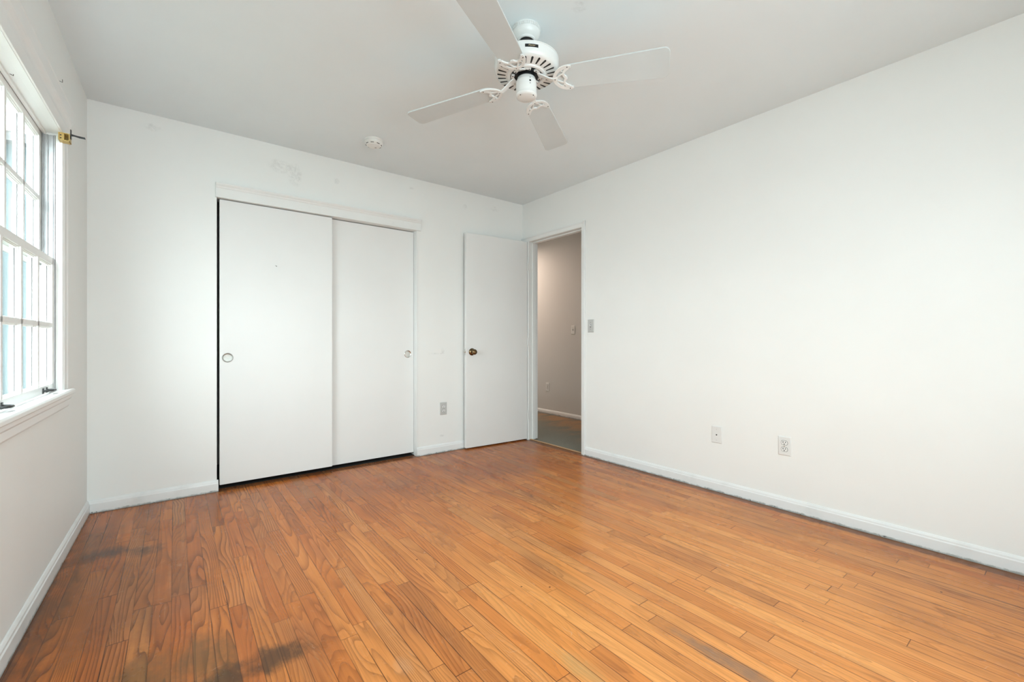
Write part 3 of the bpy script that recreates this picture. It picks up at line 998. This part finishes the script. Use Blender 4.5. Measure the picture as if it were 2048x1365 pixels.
# casing: two legs and a head with crown
cb = MB()
for (a0, a1) in ((WS0, -1), (WS1, 1)):
    prof = [(0.000, 0.0), (0.000, 0.012), (0.006, 0.017), (0.012, 0.017), (0.014, 0.0135), (0.075, 0.0135), (0.082, 0.017), (0.094, 0.017), (0.098, 0.013), (0.098, 0.0)]
    cb.prism([(-(a0 + a1 * d), -n) for d, n in prof], 0.745, 1.965, 'z')
prof = [(0.0, 1.965), (0.0195, 1.965), (0.0195, 2.018), (0.0185, 2.026), (0.0175, 2.040), (0.020, 2.050), (0.026, 2.060), (0.029, 2.070), (0.029, 2.122), (0.031, 2.126), (0.031, 2.133), (0.027, 2.136), (0.0, 2.136)]
cb.prism([(-n, z_) for n, z_ in prof], -(WS0 - 0.125), -(WS1 + 0.125), 'x')
cb.build('window_casing', M['window'], win, bevel=0.0012)
sb = MB()
sb.prism([(0.094, 0.776), (-0.006, 0.795), (-0.040, 0.797), (-0.046, 0.790), (-0.046, 0.778), (-0.040, 0.772), (-0.030, 0.768), (0.02, 0.768)][::1], -(WS0 - 0.055), -(WS1 + 0.055), 'x')
sb.prism([(0.0, 0.768), (-0.030, 0.768), (-0.028, 0.752), (-0.020, 0.742), (-0.018, 0.715), (-0.012, 0.706), (0.0, 0.704)], -(WS0 - 0.105), -(WS1 + 0.105), 'x')
sb.build('window_sill', M['window'], win, bevel=0.0015)


def sash(name, nface, z0, z1, bot, top, zm):
    nb = nface - 0.034
    s = MB()
    st = 0.047
    a, b_ = WS0 + 0.0012, WS1 - 0.0012
    parts = [(a, a + st, z0, z1), (b_ - st, b_, z0, z1), (a, b_, z0, z0 + bot), (a, b_, z1 - top, z1)]
    for (p0, p1, q0, q1) in parts:
        s.wbox(FL, p0, p1, nb, nface, q0, q1)
    # moulded sticking: stepped bars
    cols = [(a + st, None), (0.9945, 0.030), (1.2235, 0.030), (1.4455, 0.030), (b_ - st, None)]
    for (c_, w_) in cols[1:-1]:
        s.wbox(FL, c_ - 0.0105, c_ + 0.0105, nb + 0.004, nface - 0.0005, z0 + bot, z1 - top)
        s.wbox(FL, c_ - 0.0130, c_ + 0.0130, nb + 0.006, nface - 0.0065, z0 + bot, z1 - top)
        s.wbox(FL, c_ - 0.0150, c_ + 0.0150, nb + 0.008, nface - 0.0120, z0 + bot, z1 - top)
    s.wbox(FL, a + st, b_ - st, nb + 0.004, nface - 0.0005, zm - 0.0095, zm + 0.0095)
    s.wbox(FL, a + st, b_ - st, nb + 0.006, nface - 0.0065, zm - 0.0120, zm + 0.0120)
    s.wbox(FL, a + st, b_ - st, nb + 0.008, nface - 0.0120, zm - 0.0145, zm + 0.0145)
    for d, dn in ((0.0025, 0.0065), (0.005, 0.0120)):
        s.wbox(FL, a + st, a + st + d, nb + 0.010, nface - dn, z0 + bot, z1 - top)
        s.wbox(FL, b_ - st - d, b_ - st, nb + 0.010, nface - dn, z0 + bot, z1 - top)
        s.wbox(FL, a + st, b_ - st, nb + 0.010, nface - dn, z0 + bot, z0 + bot + d)
        s.wbox(FL, a + st, b_ - st, nb + 0.010, nface - dn, z1 - top - d, z1 - top)
    o = s.build(name, M['window'], win, bevel=0.0008)
    gk = MB()  # dark strips stand in for the shadow line beside each pane
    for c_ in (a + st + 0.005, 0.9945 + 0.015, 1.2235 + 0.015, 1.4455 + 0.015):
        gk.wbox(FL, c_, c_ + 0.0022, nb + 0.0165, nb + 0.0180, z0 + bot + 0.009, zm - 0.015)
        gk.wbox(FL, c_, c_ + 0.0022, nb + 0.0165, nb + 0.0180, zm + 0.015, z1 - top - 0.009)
    gk.build('glazing_shadow_line', M['iron'], o)
    MB().wbox(FL, a + st, b_ - st, nb + 0.0140, nb + 0.0165, z0 + bot, z1 - top).build('glass', M['glass'], o)
    return o


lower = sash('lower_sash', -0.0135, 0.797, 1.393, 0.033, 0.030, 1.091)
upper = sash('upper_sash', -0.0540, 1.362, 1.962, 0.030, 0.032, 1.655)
# thin dark strips drawn as gaps beside the lower sash and at the head
MB().wbox(FL, WS0 + 0.0002, WS0 + 0.0030, -0.0150, -0.0118, 0.80, 1.393).build('gap_strip', M['dark'], win)
MB().wbox(FL, WS0, WS1, -0.0545, -0.0490, 1.9600, 1.9662).build('gap_strip', M['dark'], win)
# sash lifts
for sc_ in (0.905, 1.485):
    l = MB()
    for d in (-0.032, 0.032):
        l.wbox(FL, sc_ + d - 0.006, sc_ + d + 0.006, -0.0135, -0.0100, 0.800, 0.822)
    pts = []
    for i in range(13):
        a = PI * i / 12
        pts.append((-(sc_ - 0.032 * math.cos(a)), -(-0.012 + 0.030 * math.sin(a) ** 0.6), 0.811))
    l.tube(pts, 0.0042, 8)
    l.wbox(FL, sc_ - 0.024, sc_ + 0.024, 0.004, 0.019, 0.808, 0.8105)
    l.build('sash_lift', M['iron'], lower, smooth=True)
# storm window outside
sw = MB()
sw.wbox(FL, WS0, WS0 + 0.02, -0.098, -0.090, 0.79, 1.965).wbox(FL, WS1 - 0.02, WS1, -0.098, -0.090, 0.79, 1.965)
sw.wbox(FL, WS0, WS1, -0.098, -0.090, 0.79, 0.81).wbox(FL, WS0, WS1, -0.098, -0.090, 1.945, 1.965).wbox(FL, WS0, WS1, -0.098, -0.090, 1.365, 1.390)
sw.build('storm_frame', M['alu'], win)

# blind bracket and its arm
bk = thing('blind_bracket', FL.mat(0.722, 0.004, 1.964), 'yellowed plastic blind bracket with dark metal arm at window head corner', 'bracket')
m_ = MB()
Ln, Dp, Hh = 0.043, 0.037, 0.035     # along the window, into the room, height; open towards the camera end
m_.box(-0.002, 0.0, -Dp, 0, -Hh, 0).box(-Ln, 0, -0.0025, 0, -Hh, 0).box(-Ln, 0, -Dp, -Dp + 0.003, -Hh, 0)
m_.box(-Ln, 0, -Dp, 0, -0.0025, 0).box(-Ln, 0, -Dp, 0, -Hh, -Hh + 0.003)
m_.box(-Ln + 0.002, 0, -0.019, -0.0175, -Hh, 0).box(-Ln + 0.006, -Ln + 0.008, -0.018, -0.002, -Hh, -0.002)
m_.build('bracket_box', M['bracket'], bk, bevel=0.0006)
MB().box(-Ln + 0.0045, -Ln + 0.0065, -0.010, -0.005, -0.013, -0.009).box(-Ln + 0.0045, -Ln + 0.0065, -0.010, -0.005, -0.026, -0.022).build('slots', M['black'], bk)
am = MB().box(-0.034, -0.018, -Dp - 0.0035, -Dp - 0.0005, -0.018, 0.024)
am.prism([(-Dp - 0.002, 0.006), (-Dp - 0.022, 0.003), (-Dp - 0.048, 0.002), (-Dp - 0.051, -0.006), (-Dp - 0.030, -0.006), (-Dp - 0.014, -0.003), (-Dp - 0.002, -0.004)], -0.028, -0.024, 'x')
am.build('arm', M['iron'], bk, bevel=0.0006)


# hooks and nails
def hook(name, fr, s, n, z, label, group=None):
    t_ = MB()
    t_.tube([(0, 0, 0), (0, -0.005, -0.002), (0, -0.009, -0.004), (-0.004, -0.010, 0.0), (-0.008, -0.010, 0.006)], 0.0009, 8)
    o_ = t_.build(name, M['iron'], None, fr.mat(s, n, z), smooth=True)
    return tag(o_, label, 'hook', group)


hook('screw_hook', FL, 0.900, 0.030, 2.137, 'dark screw hook on the crown of the window head casing')
hook('screw_hook', FL, 1.262, -0.036, 1.966, 'small wire hook under the head of the window frame')
nl = MB().tube([(0, 0.001, 0.0), (0.0, -0.012, 0.004)], 0.0014, 8).tube([(-0.008, -0.0008, 0.008), (0, -0.0012, 0.0)], 0.0010, 6).build('wall_nail', M['iron'], None, Matrix.Translation((0.999, 0.0135, 1.565)))
tag(nl, 'tiny bent nail high on the front closet sliding door', 'nail')

# window behind the camera
rw = thing('window_2', Matrix.Identity(4), None, None, kind='structure')
f = MB()
f.box(RX0 - 0.07, RX0, REAR, REAR + 0.015, RZ0 - 0.07, RZ1 + 0.07).box(RX1, RX1 + 0.07, REAR, REAR + 0.015, RZ0 - 0.07, RZ1 + 0.07)
f.box(RX0, RX1, REAR, REAR + 0.015, RZ1, RZ1 + 0.07).box(RX0, RX1, REAR - 0.02, REAR + 0.03, RZ0 - 0.03, RZ0)
f.build('window_frame', M['window'], rw)
f = MB()
for i in range(3):
    x_ = RX0 + (RX1 - RX0) * i / 2
    x_ = min(max(x_, RX0 + 0.025), RX1 - 0.025)
    f.box(x_ - 0.025, x_ + 0.025, REAR - 0.07, REAR - 0.03, RZ0, RZ1)
for z_ in (RZ0 + 0.02, (RZ0 + RZ1) / 2, RZ1 - 0.02):
    f.box(RX0, RX1, REAR - 0.069, REAR - 0.031, z_ - 0.02, z_ + 0.02)
f.build('sash', M['window'], rw)
MB().box(RX0, RX1, REAR - 0.052, REAR - 0.048, RZ0, RZ1).build('glass', M['glass'], rw)


# added outside the left window: dark outbuilding and lawn to dim the panes
def siding(name, col):
    m, nt, b = new_mat(name)
    g = G(nt)
    v, x, y, z = g.coords()
    f = g.m('FRACT', g.m('DIVIDE', x, 0.13))
    n = g.noise(g.xyz(g.m('MULTIPLY', x, 6.0), 0.0, g.m('MULTIPLY', z, 0.8)), 1.0, 3)
    c = g.mix(g.step(n, 0.3, 0.7), col, tuple(q * 0.78 for q in col))
    nt.links.new(g.mix(g.step(f, 0.08, 0.0), c, tuple(q * 0.55 for q in col)), b.inputs['Base Color'])
    b.inputs['Roughness'].default_value = 0.8
    return m


ob = thing('added_outbuilding', Matrix.Translation((-1.6, 3.6, -0.5)), None, None, kind='structure')
MB().box(-1.9, 1.25, 0.0, 0.2, 0.0, 3.7).build('board_wall', siding('dark_boards', (0.075, 0.105, 0.11)), ob)
MB().prism([(-0.35, 3.62), (0.4, 3.75), (0.4, 3.85), (-0.35, 3.72)], -2.2, 1.25, 'x').build('eave', paint('eave_boards', (0.06, 0.06, 0.058), 0.8, 0.1, 0), ob)
lw_ = MB().box(-9.0, -0.19, -7.0, 3.5, -0.62, -0.5).build('lawn', paint('grass', (0.075, 0.085, 0.055), 0.95, 0.2, 0.3, 40))  # unseen dark ground added to cut light bounced up at the window
tag(lw_, 'unseen dark lawn added outside to dim the window head', 'lawn', kind='stuff')
